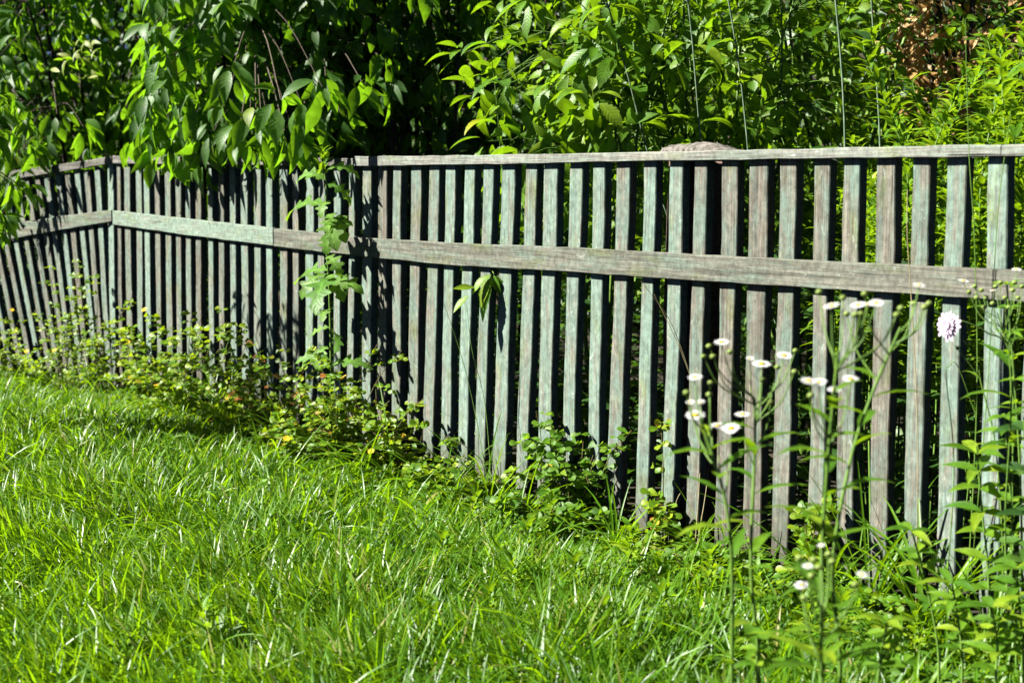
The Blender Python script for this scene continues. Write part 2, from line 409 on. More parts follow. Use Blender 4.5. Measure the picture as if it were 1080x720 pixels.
def rail(parent, pl, pts, th, mat, name, ext=None):
    """a horizontal board; pts: (px, y of the top edge, y of the bottom edge) where the photo shows them"""
    right = -pl.d; prof = []
    for px, a, b in pts:
        s, zt = pl.sz(px, a, th); _, zb = pl.sz(px, b, th); prof.append((s, zt, zb))
    if ext: prof.append((prof[-1][0] - ext, prof[-1][1], prof[-1][2]))
    prof = np.array(prof); S = np.linspace(prof[0][0], prof[-1][0], max(12, int(abs(prof[-1][0] - prof[0][0]) / .06)))
    o_ = np.argsort(prof[:, 0]); zt = np.interp(S, prof[o_, 0], prof[o_, 1]); zb = np.interp(S, prof[o_, 0], prof[o_, 2])
    o = pl.P(S[0], 0, zb[0]); V = []; e = .0025
    for k in range(len(S)):
        a = zt[k] + random.uniform(-.0012, .0012); b = zb[k] + random.uniform(-.0012, .0012); f = random.uniform(-.0006, .0006)
        for (y, z) in ((0.0004, b), (th - e + f, b), (th + f, b + e), (th + f, a - e), (th - e + f, a), (0.0004, a)):
            V.append(pl.P(S[k], y, z))
    n = 6; F = [[i * n + j, i * n + (j + 1) % n, (i + 1) * n + (j + 1) % n, (i + 1) * n + j] for i in range(len(S) - 1) for j in range(n)]
    for b in (0, (len(S) - 1) * n): F += [[b, b + 1, b + 2, b + 3], [b, b + 3, b + 4, b + 5]]
    yaw = math.atan2(right[1], right[0]); c, s_ = math.cos(-yaw), math.sin(-yaw)
    V = np.array(V) - o; V = np.stack([V[:, 0] * c - V[:, 1] * s_, V[:, 0] * s_ + V[:, 1] * c, V[:, 2]], 1)
    mb = MB(); mb.add(V, F); ob = mb.build(name, mat, parent, origin=(0, 0, 0))
    ob.location = o - np.array(parent['_o']); ob.rotation_euler = (0, 0, yaw); ob['_o'] = list(map(float, o))
    return ob


fence = thing('picket_fence', 'long weathered grey green picket fence with two rails, bending at a corner', 'fence', CP)
TH = .03
# left and right edge of every picket at y = 180 of the photograph
PK = [(113, 118.7), (123, 126.7), (131, 137), (143, 148.7), (151.3, 156.7), (163, 168), (173.8, 179.7), (185, 190.3), (195.3, 200.5), (205.8, 211.3), (218.7, 224),
      (230.3, 236), (242, 248), (253.7, 261), (267.5, 274.5), (280.5, 287), (294.7, 302.5), (308.3, 314.7), (322, 330), (335, 341.7), (352, 359), (367.5, 374),
      (382.5, 392), (399, 408), (415, 423.8), (433, 443.5), (451.9, 463), (470.8, 481), (490.8, 501.5), (509.8, 520.6), (528.3, 542), (553.5, 565.8), (574.6, 588.8),
      (600, 613), (626, 638.3), (649.6, 663.8), (678.3, 691.3), (705.8, 719.8), (731.3, 745.2), (761.9, 778), (791.7, 811), (822, 839.6), (860, 876), (890.4, 908.3),
      (924.2, 943.8), (963.3, 982), (998.8, 1019), (1043.5, 1064.4), (1086, 1107), (1130, 1152), (1178, 1201), (1228, 1252), (1282, 1307)]
LX = [0, 113, 300, 415, 500, 650, 760, 1000, 1050, 1400]; LS = [2, 1.6, .1, -1, -3, -2.6, -2.7, -2.6, -3, -3.2]
DARK = {37: 'post'}
for k, (xl, xr) in enumerate(PK):
    xc = (xl + xr) / 2; ln = np.interp(xc, LX, LS)
    s1, z1 = M.sz(xc, 180); s0, z0 = M.sz(xc + ln * 2.4, 420)
    sl = (s1 - s0) / (z1 - z0)
    w = abs(M.sz(xl, 180)[0] - M.sz(xr, 180)[0])
    zt = 1.112 + random.uniform(-.006, .006); zb = -.01 + random.uniform(-.02, .03)
    if abs(xc - 823) < 30: zb += .015
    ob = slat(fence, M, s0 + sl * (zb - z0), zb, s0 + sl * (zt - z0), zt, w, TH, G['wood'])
# the run beyond the corner, sagging and leaning
LK = [(104, .06), (94, .075), (85, .09), (74.5, .10), (65.5, .115), (54.5, .13), (46, .15), (35, .165), (24.5, .18), (13, .19), (2.5, .2), (-8, .2), (-19, .2), (-30, .2), (-42, .2), (-54, .2)]
for x, sl_ in LK:
    xc = x + 2.7
    s1, z1 = L.sz(xc - sl_ * 60, 190); s0, z0 = L.sz(xc + sl_ * 110, 362); sl = (s1 - s0) / (z1 - z0)
    drop = -.012 - .10 * max(0, s1) / .9 * .6
    zt = 1.10 + drop; zb = -.02 + drop
    slat(fence, L, s0 + sl * (zb - z0), zb, s0 + sl * (zt - z0), zt, .05, TH, G['wood'])
rail(fence, M, [(118.5, 164.5, 172.5), (200, 165.5, 173.5), (300, 166, 174.8), (372, 167, 176)], .018, G['rail_top'], 'top_rail')
rail(fence, M, [(373.5, 165, 175.6), (500, 163.8, 174), (600, 161.8, 172), (700, 160, 170), (800, 158, 168.8), (900, 155.6, 167.2), (1000, 153.4, 166.5), (1080, 152, 165.3)], .018, G['rail_top'], 'top_rail', ext=1.1)
rail(fence, M, [(118.5, 222, 237), (200, 231, 248.6), (287.5, 240.5, 259.5)], .019, G['rail'], 'middle_rail')
rail(fence, M, [(288.5, 241, 260), (380, 250.5, 270.5), (480, 256.5, 280.5), (600, 261, 287), (700, 266.5, 294), (820, 273, 302), (900, 276.8, 307), (1000, 281.5, 313.5), (1080, 286, 319)], .019, G['rail'], 'middle_rail', ext=1.1)
rail(fence, L, [(117, 164.8, 172.5), (95, 168.5, 176), (50, 175, 183.5), (0, 182, 191), (-60, 190, 200)], .018, G['rail_top'], 'top_rail')
rail(fence, L, [(117, 221.5, 233.5), (60, 228.5, 243), (0, 238, 254), (-60, 250, 267)], .019, G['rail'], 'middle_rail')

def post(parent, pl, s, r, top, rot=True):
    mb = MB(); n = 14; V = []; hs = np.linspace(-.12, top, 9); c0 = pl.P(s, -TH - r - .004, 0)
    for i, z in enumerate(hs):
        for j in range(n):
            a = 2 * math.pi * j / n; rr = r * (1 + .06 * math.sin(3 * a + i) + random.uniform(-.02, .02))
            zz = z + (random.uniform(-.012, .012) if i == 8 else 0)
            V.append(c0 + np.array([math.cos(a) * rr, math.sin(a) * rr, zz]))
    V.append(c0 + np.array([0, 0, top + .002]))
    F = [[i * n + j, i * n + (j + 1) % n, (i + 1) * n + (j + 1) % n, (i + 1) * n + j] for i in range(8) for j in range(n)]
    F += [[8 * n + j, 8 * n + (j + 1) % n, 9 * n, 9 * n] for j in range(n)]
    mb.add(V, F); return mb.build('fence_post', G['post'], parent), c0
ps = M.sz(738, 200, -TH - .1)[0]
p_ob, pc = post(fence, M, ps, .085, 1.10)
post(fence, M, M.sz(128, 200)[0], .05, 1.08)
post(fence, M, M.sz(1300, 200)[0], .07, 1.10)
post(fence, L, L.sz(-40, 200)[0], .05, 1.0)
# the rotten stump of wood over the post: a crumbling slab sloping down to one side
mb = MB(); V = []; nx, ny = 26, 7
sa, sb = M.sz(699, 158, -.02)[0], M.sz(794, 158, -.02)[0]
pr_x = [0, .03, .1, .28, .42, .55, .75, 1]; pr_z = [.012, .026, .031, .034, .040, .034, .018, .002]
z0 = M.sz(740, 160, -.02)[1] - .012
for i in range(nx):
    t = i / (nx - 1); h = np.interp(t, pr_x, pr_z) + random.uniform(-.002, .002)
    for (off, k) in ((0.001, -.012), (0.001, .2), (-.004, .75), (-.03, 1.0), (-.07, .9), (-.10, .4), (-.10, -.012)):
        zz = z0 + (h * k if k > 0 else k) + random.uniform(-.0015, .0015) * 1.5
        V.append(M.P(sa + (sb - sa) * t + random.uniform(-.0015, .0015), off, zz))
F = [[i * ny + j, i * ny + (j + 1) % ny, (i + 1) * ny + (j + 1) % ny, (i + 1) * ny + j] for i in range(nx - 1) for j in range(ny)]
for b in (0, (nx - 1) * ny): F += [[b, b + 1, b + 2, b + 3], [b, b + 3, b + 4, b + 5], [b, b + 5, b + 6, b + 6]]
mb.add(V, F); tag(mb.build('cap', G['rot'], fence), 'crumbling brown slab of rotten wood on the top rail')

# ------------------------------------------------------------------ grass (stuff)
def front_q(x, y): return (np.asarray(x) - M.A[0]) * M.n[0] + (np.asarray(y) - M.A[1]) * M.n[1]   # metres in front of the fence

def lawn():
    mb = MB()
    def scatter(n, ymin, ymax, qmin=-.05):
        y = ymin + (ymax - ymin) * R.random(n * 3) ** 1.15; x = (R.random(n * 3) * 2 - 1) * (.40 * y + .45)
        k = front_q(x, y) > qmin; return x[k][:n], y[k][:n]
    x, y = scatter(66000, 2.1, 8.2)
    N = len(x)
    tuft = np.sin(x * 7.3 + 2 * np.sin(y * 3.1)) * np.cos(y * 6.1 + 1.7 * np.sin(x * 4.2))
    n2 = np.sin(x * 19 + y * 7) * np.sin(y * 23 - x * 5)
    near = np.clip(1.2 - front_q(x, y) / .6, 0, 1)
    Ln = 1.42 * (.072 + .045 * tuft + .02 * n2 + .06 * R.random(N)) ; Ln = Ln * np.interp(front_q(x, y), [0, .15, .5, 1.0], [.2, .34, .85, 1]) * np.interp(y, [3, 6.5], [1, .72]); Ln = np.clip(Ln, .03, .2)
    az = R.random(N) * 2 * math.pi; az = az * .55 + .45 * (2.2 * np.sin(x * 2.1 + y * 1.3) + 2.0)
    tilt = .15 + .55 * R.random(N)
    dr = np.stack([np.cos(az) * np.sin(tilt), np.sin(az) * np.sin(tilt), np.cos(tilt)], 1)
    up = np.stack([-np.cos(az), -np.sin(az), .3 + 0 * az], 1) + R.normal(0, .5, (N, 3))
    up = -up * -1
    rnd = np.clip(.42 + .22 * tuft + .25 * R.normal(0, 1, N), 0, .93); rnd = np.where(R.random(N) < .025, 1.0, rnd)
    leaves(mb, 'blade', np.stack([x, y, ground_z(x, y) - .005], 1), dr, up, Ln, .0042 + .0036 * R.random(N), .3 + 1.5 * R.random(N) ** 1.5, 0, mid=False, rnd=rnd, twist=R.normal(0, .6, N))
    # longer arching blades
    x, y = scatter(2600, 2.2, 7.5); N = len(x)
    az = R.random(N) * 2 * math.pi; tilt = .3 + .6 * R.random(N)
    dr = np.stack([np.cos(az) * np.sin(tilt), np.sin(az) * np.sin(tilt), np.cos(tilt)], 1)
    up = np.stack([-np.cos(az), -np.sin(az), .3 + 0 * az], 1)
    leaves(mb, 'blade_long', np.stack([x, y, ground_z(x, y)], 1), dr, up, .17 + .13 * R.random(N), .004 + .004 * R.random(N), .6 + 1.1 * R.random(N), .3, mid=True, rnd=.3 + .5 * R.random(N), twist=R.normal(0, .5, N))
    x, y = scatter(9000, 2.1, 7.5); N = len(x)
    cl = np.sin(x * 4.1 + 1) * np.cos(y * 3.7); k = (cl + R.normal(0, .5, N)) > .0; x, y = x[k], y[k]; N = len(x)
    az = R.random(N) * 2 * math.pi; tilt = .1 + .8 * R.random(N)
    dr = np.stack([np.cos(az) * np.sin(tilt), np.sin(az) * np.sin(tilt), np.cos(tilt)], 1)
    leaves(mb, 'blade_long', np.stack([x, y, ground_z(x, y)], 1), dr, np.stack([-np.cos(az), -np.sin(az), .3 + 0 * az], 1) + R.normal(0, .5, (N, 3)), (.08 + .10 * R.random(N)) * np.interp(front_q(x, y), [0, .2, .5], [.4, .6, 1]), .007 + .006 * R.random(N), .3 + 1.2 * R.random(N), .35, mid=True, rnd=np.where(R.random(N) < .04, 1., .25 + .65 * R.random(N)), twist=R.normal(0, .7, N))
    tag(mb.build('grass', G['grass']), 'uncut bright green lawn grass in front of the fence', 'grass', kind='stuff')
    # low broad weeds woven into the grass, thick by the fence foot
    mb = MB(); n = 6500
    s = R.random(n) * 5.4 - .8; q = .02 + np.abs(R.normal(0, .32, n)) ** 1.1
    P = M.A[None] + M.d[None] * s[:, None] + M.n[None] * q[:, None]
    P2 = np.stack([(R.random(2600) * 2 - 1) * 1.3 + .35, 2.2 + R.random(2600) * 1.6, np.zeros(2600)], 1); P2 = P2[front_q(P2[:, 0], P2[:, 1]) > 0]
    P = np.concatenate([P, P2]); N = len(P)
    cl = np.sin(P[:, 0] * 11) * np.cos(P[:, 1] * 9)
    P[:, 2] = ground_z(P[:, 0], P[:, 1]) + .006 + R.random(N) * (.03 + .02 * cl)
    az = R.random(N) * 2 * math.pi; el = R.normal(.35, .35, N)
    dr = np.stack([np.cos(az) * np.cos(el), np.sin(az) * np.cos(el), np.sin(el)], 1)
    leaves(mb, 'obovate', P, dr, np.array([0, 0, 1.]) + R.normal(0, .35, (N, 3)), .018 + .026 * R.random(N), .011 + .013 * R.random(N), .5 * R.random(N), .25, rnd=.75 * R.random(N))
    tag(mb.build('undergrowth', G['weed']), 'low leafy weeds growing through the grass along the fence foot', 'ground cover', kind='stuff')
lawn()

# ------------------------------------------------------------------ shrubs behind the fence
def rand_dirs(n, zlo=-1, zhi=1):
    z = zlo + (zhi - zlo) * R.random(n); a = R.random(n) * 2 * math.pi; c = np.sqrt(1 - z * z)
    return np.stack([c * np.cos(a), c * np.sin(a), z], 1)

def crown_shrub(name, label, cat, base, cen, rad, ntip, kind, mat, Ln, ratio, per=7, hang=.7, droop=.9, stemmat='twig', sr=.012, mains=7, group=None, shell=.45, low=None, spread=.3, over=None, extra=None):
    base = np.array([base[0], base[1], float(ground_z(base[0], base[1]))]); cen = np.asarray(cen, float); rad = np.asarray(rad, float)
    t = thing(name, label, cat, base, group)
    u = rand_dirs(ntip); rr = shell + (1 - shell) * R.random(ntip) ** .6
    # lumpy outline
    lump = 1 + .14 * np.sin(u[:, 0] * 5 + cen[0] * 3) * np.cos(u[:, 2] * 6 + cen[1]) + .08 * R.normal(0, 1, ntip)
    tips = cen + u * rad * (rr * lump)[:, None]
    if low is not None: tips = tips[tips[:, 2] > low]
    if over:
        fq = front_q(tips[:, 0], tips[:, 1]); px = 540 + 1500 * tips[:, 0] / tips[:, 1]; tips = tips[(fq < -.13) | ((tips[:, 2] > over[2]) & (fq < over[3]) & (px > over[0]) & (px < over[1]))]
    if extra is not None: tips = np.concatenate([np.array(extra), tips])
    st = MB(); hubs = []
    for k in range(mains):
        a = 2 * math.pi * k / mains + random.random(); r_ = .15 + .5 * random.random()
        e = cen + rad * np.array([math.cos(a) * r_, math.sin(a) * r_, .35 + .45 * random.random()])
        b = base + np.array([math.cos(a) * .05, math.sin(a) * .05, -.02])
        c = curve([b, b + (e - b) * np.array([.15, .15, .4]) + R.normal(0, .04, 3), b + (e - b) * np.array([.6, .6, .75]) + R.normal(0, .05, 3), e], 5)
        tube(st, c, sr * 1.6, sr * .4, 6); hubs.append(c[4:])
    H = np.concatenate(hubs)
    for p in np.concatenate([tips[:0 if extra is None else len(extra)], tips[::max(1, len(tips) // 170)]]):
        h = H[np.argmin(np.linalg.norm(H - p, axis=1))]
        m_ = (h + p) / 2 + np.array([0, 0, .06]); tube(st, curve([h, m_, p], 3), sr * .35, sr * .12, 4)
    st.build('branches', G[stemmat], t, smooth=True)
    lf = MB(); T = np.repeat(tips, per, 0); N = len(T)
    out = nrm(T - cen); rv = rand_dirs(N)
    dr = nrm(out * .35 + rv * .75 - np.array([0, 0, 1.]) * hang * (.5 + R.random((N, 1))))
    up = nrm(out * .6 + np.array([0, 0, .8]) + R.normal(0, .35, (N, 3)))
    T = T + rv * (Ln * spread)
    ll = Ln * (.6 + .6 * R.random(N))
    leaves(lf, kind, T, dr, up, ll, ll * ratio * (.8 + .4 * R.random(N)), droop * (.3 + R.random(N)), .15 + .3 * R.random(N), rnd=np.clip(np.repeat(R.random(len(tips)), per) * .5 + .5 * R.random(N), 0, 1))
    lf.build('foliage', G[mat], t, smooth=True)
    return t

def B(px, q, z=0):                              # the point q metres behind the fence on the sight line of column px
    a = M.sz(px, 200, -q)[0]; return M.P(a, -q, z)

crown_shrub('broadleaf_shrub', 'tall shrub with big drooping pointed leaves hanging over the top rail near the fence corner', 'shrub', B(265, .5), B(255, .25, 1.6), (.85, .62, .8), 380, 'ovate', 'bigleaf', .132, .38, 7, .85, 1.0, low=.55, shell=.3, over=(160, 335, 1.1, .27), extra=[M.hit(px, py, of) for px, py, of in ((142, 148, .06), (168, 128, .12), (178, 146, .07), (196, 132, .14), (214, 150, .08), (226, 138, .12), (238, 150, .06), (252, 140, .15), (262, 152, .09), (276, 134, .12), (286, 150, .07), (300, 138, .14), (312, 148, .08), (270, 118, .18), (236, 112, .16), (204, 108, .15), (322, 120, .12), (296, 105, .2), (180, 90, .2), (245, 75, .2), (340, 92, .15))])
crown_shrub('broadleaf_shrub', 'drooping big-leaved shrub just behind the fence, right of the one by the corner', 'shrub', B(350, .7), B(350, .5, 1.85), (.7, .55, .85), 230, 'ovate', 'bigleaf', .13, .38, 7, .8, 1.0, low=.9, shell=.3, over=(300, 330, 1.2, .2))
crown_shrub('broadleaf_shrub', 'big-leaved shrub with a yellowing shoot, behind the sagging end of the fence', 'shrub', B(105, .4), B(75, .3, 1.7), (.95, .75, .85), 380, 'ovate', 'bigleaf', .125, .36, 7, .8, 1.0, low=.6, shell=.3, over=(-200, 52, .85, .7), extra=[L.hit(px, py, of) for px, py, of in ((4, 150, .2), (14, 170, .15), (26, 150, .15), (38, 158, .1), (8, 196, .14), (20, 212, .1), (-6, 180, .2), (2, 225, .12), (24, 185, .12), (60, 120, .1), (88, 134, .1))])
ysp = MB(); tt = bpy.data.objects['broadleaf_shrub.002'] if 'broadleaf_shrub.002' in bpy.data.objects else None
for k in range(34):
    p = at(random.gauss(88, 11), random.gauss(58, 17), 6.9 + random.uniform(-.1, .1)); a = random.random() * 6.28
    leaves(ysp, 'lance', p, (math.cos(a), math.sin(a), random.uniform(-1.2, .4)), (-.6, -.6, .6), random.uniform(.05, .10), .026, random.uniform(.3, 1.2), .3, rnd=.92 + .03 * random.random())
tag(ysp.build('yellow_leaves', G['bigleaf'], tt, smooth=True), 'bright yellow young leaves at the tip of a shoot')
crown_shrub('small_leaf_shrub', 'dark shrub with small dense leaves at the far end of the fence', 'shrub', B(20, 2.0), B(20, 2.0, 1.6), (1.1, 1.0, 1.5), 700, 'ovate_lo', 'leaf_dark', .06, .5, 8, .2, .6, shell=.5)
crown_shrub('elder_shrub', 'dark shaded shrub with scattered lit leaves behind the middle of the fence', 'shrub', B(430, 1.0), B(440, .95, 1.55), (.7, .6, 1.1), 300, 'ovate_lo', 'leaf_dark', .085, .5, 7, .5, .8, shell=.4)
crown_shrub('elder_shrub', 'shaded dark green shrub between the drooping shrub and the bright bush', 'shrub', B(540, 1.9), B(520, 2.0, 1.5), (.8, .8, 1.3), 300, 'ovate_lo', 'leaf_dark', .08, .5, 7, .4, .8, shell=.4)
crown_shrub('elder_shrub', 'loose shrub of mid green sunlit leaves over the shaded middle of the top rail', 'shrub', B(435, .7), B(428, .75, 1.75), (.42, .4, .6), 75, 'ovate', 'leaf_bright', .085, .45, 6, .5, .9, sr=.008, shell=.3, low=1.15)
crown_shrub('bright_bush', 'sunlit leafy bush with toothed leaves just left of the rotten wood on the rail', 'bush', B(640, .55), B(640, .62, 1.3), (.50, .5, .62), 150, 'toothed', 'leaf_bright', .11, .38, 6, .35, .9, 'stem', .006, shell=.25)
crown_shrub('bright_bush', 'sunlit bush of roundish leaves behind the rotten wood on the rail', 'bush', B(760, .9), B(755, 1.0, 1.35), (.62, .6, .8), 300, 'ovate_lo', 'leaf_bright', .065, .55, 8, .2, .6, 'stem', .006, shell=.3)
crown_shrub('bright_bush', 'taller bright bush with small round leaves between the pale stalks', 'bush', B(860, 1.5), B(855, 1.6, 1.5), (.85, .8, 1.1), 560, 'ovate_lo', 'leaf_bright', .06, .55, 8, .2, .6, 'stem', .007, shell=.3)
crown_shrub('bright_bush', 'yellow green bush at the back behind the small toothed bush', 'bush', B(650, 1.9), B(660, 2.1, 1.6), (.8, .8, 1.2), 520, 'ovate_lo', 'leaf_bright', .06, .5, 8, .2, .6, 'stem', .007, shell=.35)
crown_shrub('withered_bush', 'withered bush of tan and orange dead leaves behind the goldenrod', 'bush', B(1000, 2.0), B(1008, 2.0, 1.95), (.34, .40, .9), 420, 'ovate_lo', 'dry', .05, .5, 7, .3, .8, 'twig', .007, shell=.35)

# the dark hedge that closes the view at the back (nobody could count it)
def hedge():
    mb = MB(); n = 88000
    s = -4.5 + 17 * R.random(n); q = 3.0 + 2.4 * R.random(n) ** 1.2; z = 3.6 * R.random(n)
    q = q + .35 * np.sin(s * 1.9) + .25 * np.sin(s * 4.3 + z * 2) + .2 * np.sin(z * 3)
    s[:22000] = 8.2 + 1.8 * R.random(22000); q[:22000] = -2.5 + 6.5 * R.random(22000)
    P = M.A[None] + M.d[None] * s[:, None] - M.n[None] * q[:, None]; P[:, 2] = ground_z(P[:, 0], P[:, 1]) + z
    dr = nrm(rand_dirs(n) + np.array([0, 0, -.5]))
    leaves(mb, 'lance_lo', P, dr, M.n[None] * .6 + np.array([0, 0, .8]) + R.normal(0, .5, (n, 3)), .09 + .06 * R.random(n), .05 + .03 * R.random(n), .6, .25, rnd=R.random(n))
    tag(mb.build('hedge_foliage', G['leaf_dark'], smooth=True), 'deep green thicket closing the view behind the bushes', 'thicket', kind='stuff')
    # soft undergrowth in the shade right behind the pickets
    mb = MB(); n = 11000
    s = -1.5 + 7.5 * R.random(n); q = .18 + 1.6 * R.random(n); P = M.A[None] + M.d[None] * s[:, None] - M.n[None] * q[:, None]
    P[:, 2] = ground_z(P[:, 0], P[:, 1]) + .85 * R.random(n) ** 1.3
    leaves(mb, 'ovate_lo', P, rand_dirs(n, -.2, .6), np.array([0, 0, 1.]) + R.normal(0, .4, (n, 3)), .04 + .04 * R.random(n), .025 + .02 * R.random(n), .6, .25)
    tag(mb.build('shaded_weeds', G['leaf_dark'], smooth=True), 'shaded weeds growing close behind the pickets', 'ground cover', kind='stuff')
hedge()

# ------------------------------------------------------------------ tall stalks behind the fence
def stalk(label, path, r0, r1, leafs, Ln, ratio, kind='toothed', mat='leaf_bright', stem='stem_grey', name='tall_stalk_plant', cat='plant', group=None, side=()):
    path = [np.asarray(p) for p in path]; b = path[0].copy(); b[2] = float(ground_z(b[0], b[1])) - .01
    t = thing(name, label, cat, b, group); c = curve([b] + path[1:], 8)
    c = c + (np.sin(c[:, 2] * 5.3 + path[0][0] * 7) * .012)[:, None] * np.array([1, .5, 0]); mb = MB(); tube(mb, c, r0 * .62, r1 * .55, 7)
    for (z, dx, dz, ln) in side:
        i = int(np.argmin(abs(c[:, 2] - z))); p = c[i]; tube(mb, curve([p, p + np.array([dx * .5, .02, dz * .6]), p + np.array([dx, .03, dz])], 4), .0022, .0012, 5)
    mb.build('stem', G[stem], t, smooth=True)
    if leafs:
        lf = MB(); zs = np.linspace(leafs[0], leafs[1], leafs[2]); 
        for k, z in enumerate(zs):
            i = int(np.argmin(abs(c[:, 2] - z))); p = c[i]; a = k * 1.57 + random.random() * .6
            for s in (0, math.pi):
                d = np.array([math.cos(a + s), math.sin(a + s), random.uniform(-.1, .5)])
                leaves(lf, kind, p + d * .01, d, (0, 0, 1), Ln * random.uniform(.7, 1.15), Ln * ratio, random.uniform(.7, 1.5), .3)
        lf.build('leaves', G[mat], t, smooth=True)
    return t

def sp(px0, px1, q, ztop=2.15):                 # a stalk leaning from px0 (rail height) to px1 (top of the picture)
    a = B(px0, q); Y = a[1]; p0 = at(px0, 165, Y); p1 = at(px1, 0, Y); d = (p1 - p0) / (p1[2] - p0[2])
    return [p0 + d * (0 - p0[2]), p0 + d * (.6 - p0[2]) + np.array([.01, 0, 0]), p0, p0 + d * (ztop - p0[2])]
stalk('tall leaning pale green stalk with broad leaves, above the rail left of the rotten wood', sp(687, 636, .5), .006, .004, (1.2, 2.0, 5), .16, .42, side=((1.55, -.08, .07, 0), (1.55, .05, .1, 0)))
stalk('tall pale stalk rising straight behind the rotten wood', sp(744, 722, .55), .005, .004, (1.2, 2.1, 4), .15, .42, side=((1.6, -.07, .06, 0), (1.6, .05, .08, 0)))
stalk('pale stalk leaning left, with wide leaf pairs, right of the rotten wood', sp(790, 766, .6), .006, .0045, (1.15, 2.1, 6), .16, .4)
stalk('straight grey stalk with dark leaf pairs, between the slanting stalk and the goldenrod', sp(889, 881, .55), .007, .005, (1.15, 2.1, 4), .16, .4, mat='leaf_dark')
stalk('bare pale grey stalk standing behind the goldenrod edge', sp(925, 922, .8), .006, .005, None, .1, .4)
stalk('slim stalk with drooping leaves above the middle of the top rail', sp(527, 508, .2, 1.5), .003, .002, (1.25, 1.5, 3), .13, .5, mat='bigleaf', stem='stem')
stalk('green stalk rising through the drooping leaves, above the lettuce plant', sp(322, 306, .5), .006, .005, (1.2, 2.0, 3), .15, .42, mat='bigleaf', stem='stem')

# goldenrod: five kinds of plant, copied
def goldenrod(i):
    b = np.zeros(3); t = thing('goldenrod', 'upright goldenrod stem with narrow bright leaves, in the thick stand behind the fence', 'wild plant', b, 'goldenrod stand behind the fence')
    h = .93 + .09 * i; c = curve([b, (.03, .02, h * .4), (.02 * i - .03, -.03, h * .75), (.05 - .03 * i, .03, h)], 10)
    st = MB(); tube(st, c, .0035, .0012, 5); st.build('stem', G['stem'], t, smooth=True)
    n = 95; k = (np.linspace(.42, 1, n) * (len(c) - 1)); p = np.stack([np.interp(k, np.arange(len(c)), c[:, j]) for j in range(3)], 1)
    a = np.arange(n) * 2.4 + R.normal(0, .5, n); el = .35 + .6 * np.linspace(0, 1, n) + R.normal(0, .3, n)
    d = np.stack([np.cos(a) * np.cos(el), np.sin(a) * np.cos(el), np.sin(el)], 1); lf = MB()
    leaves(lf, 'lance', p, d, np.array([0, 0, 1.]) + R.normal(0, .2, (n, 3)), (.105 - .05 * np.linspace(0, 1, n)) * (.6 + .6 * R.random(n)), .0145, .5 + .8 * R.random(n), .3)
    lf.build('leaves', G['goldenrod'], t, smooth=True)
    return t
GR = [goldenrod(i) for i in range(5)]
def copy_thing(t, loc, rz, s=1.0):
    c = t.copy(); COL.objects.link(c); c.location = loc; c.rotation_euler = (0, 0, rz); c.scale = (s, s, s)
    for ch in t.children:
        k = ch.copy(); COL.objects.link(k); k.parent = c
    return c
gspots = []
for k in range(96):
    px = 868 + 290 * random.random() ** .9; q = .22 + 1.25 * random.random()
    if px < 915 and random.random() < .5: q += .5
    gspots.append((px, q))
for k, (px, q) in enumerate(gspots):
    p = B(px, q); p[2] = float(ground_z(p[0], p[1])); src = GR[(k * 3) % 5]
    s = random.uniform(.85, 1.12) * (.92 if px < 930 else 1) * (1.22 if px > 1035 else 1)
    if k < 5: o = GR[k]; o.location = p; o.rotation_euler = (0, 0, random.random() * 6)
    else: copy_thing(GR[(k * 3) % 5], p, random.random() * 6.28, s)

# ------------------------------------------------------------------ front plants
def flower_yellow(parent, p, r=.011, up=(0, -.3, 1)):
    mb = MB(); ax = nrm(np.array(up, float)); a = nrm(np.cross(ax, [1, 0, .1])); b = np.cross(ax, a)
    for k in range(5):
        t = k * 2 * math.pi / 5; leaves(mb, 'petal', p, a * math.cos(t) + b * math.sin(t) + ax * .25, ax, r, r * .95, .2, .1)
    f = mb.build('flower', G['yellow'], parent); return f

def cinquefoil(label, base, w, h, n, nfl, group=None, warm=0.0, mat='weed', size=.024):
    base = np.array([base[0], base[1], float(ground_z(base[0], base[1]))]); t = thing('cinquefoil', label, 'wild plant', base, group)
    st = MB(); lf = MB(); tops = []
    for k in range(n):
        a = random.random() * 2 * math.pi; rr = w * math.sqrt(random.random()); hh = h * (.25 + .85 * random.random() ** 1.5) * (1 - .25 * (rr / w) ** 2)
        e = base + M.d * (rr * math.cos(a)) + M.n * (rr * .55 * math.sin(a) + .02) + np.array([0, 0, hh])
        c = curve([base + R.normal(0, .015, 3) * np.array([1, 1, 0]), base * .45 + e * .55 + np.array([0, 0, hh * .15]), e], 6)
        tube(st, c, .0018, .001, 4); tops.append(c)
        for j in range(3, len(c), 1):
            if random.random() < .4: continue
            p = c[j] + R.normal(0, .012, 3); az = random.random() * 6.28
            for m_ in (-1, 0, 1, 2.2):
                d = np.array([math.cos(az + m_ * .95), math.sin(az + m_ * .95), random.uniform(-.1, .5)])
                leaves(lf, 'obovate', p + d * .004, d, np.array([-.55, -.45, .8]) + R.normal(0, .35, 3), size * random.uniform(.65, 1.25), size * .68, random.uniform(.1, .8), .25,
                       rnd=min(1, max(0, random.random() * .82 + warm * random.random())))
    st.build('stems', G['stem_red'], t, smooth=True); lf.build('leaves', G[mat], t, smooth=True)
    for k in range(nfl):
        c = tops[(k * 3) % len(tops)]; flower_yellow(t, c[-1] + np.array([0, -.01, .012]), .010 + .004 * random.random(), (random.uniform(-.4, .2), -.6, .9))
    return t

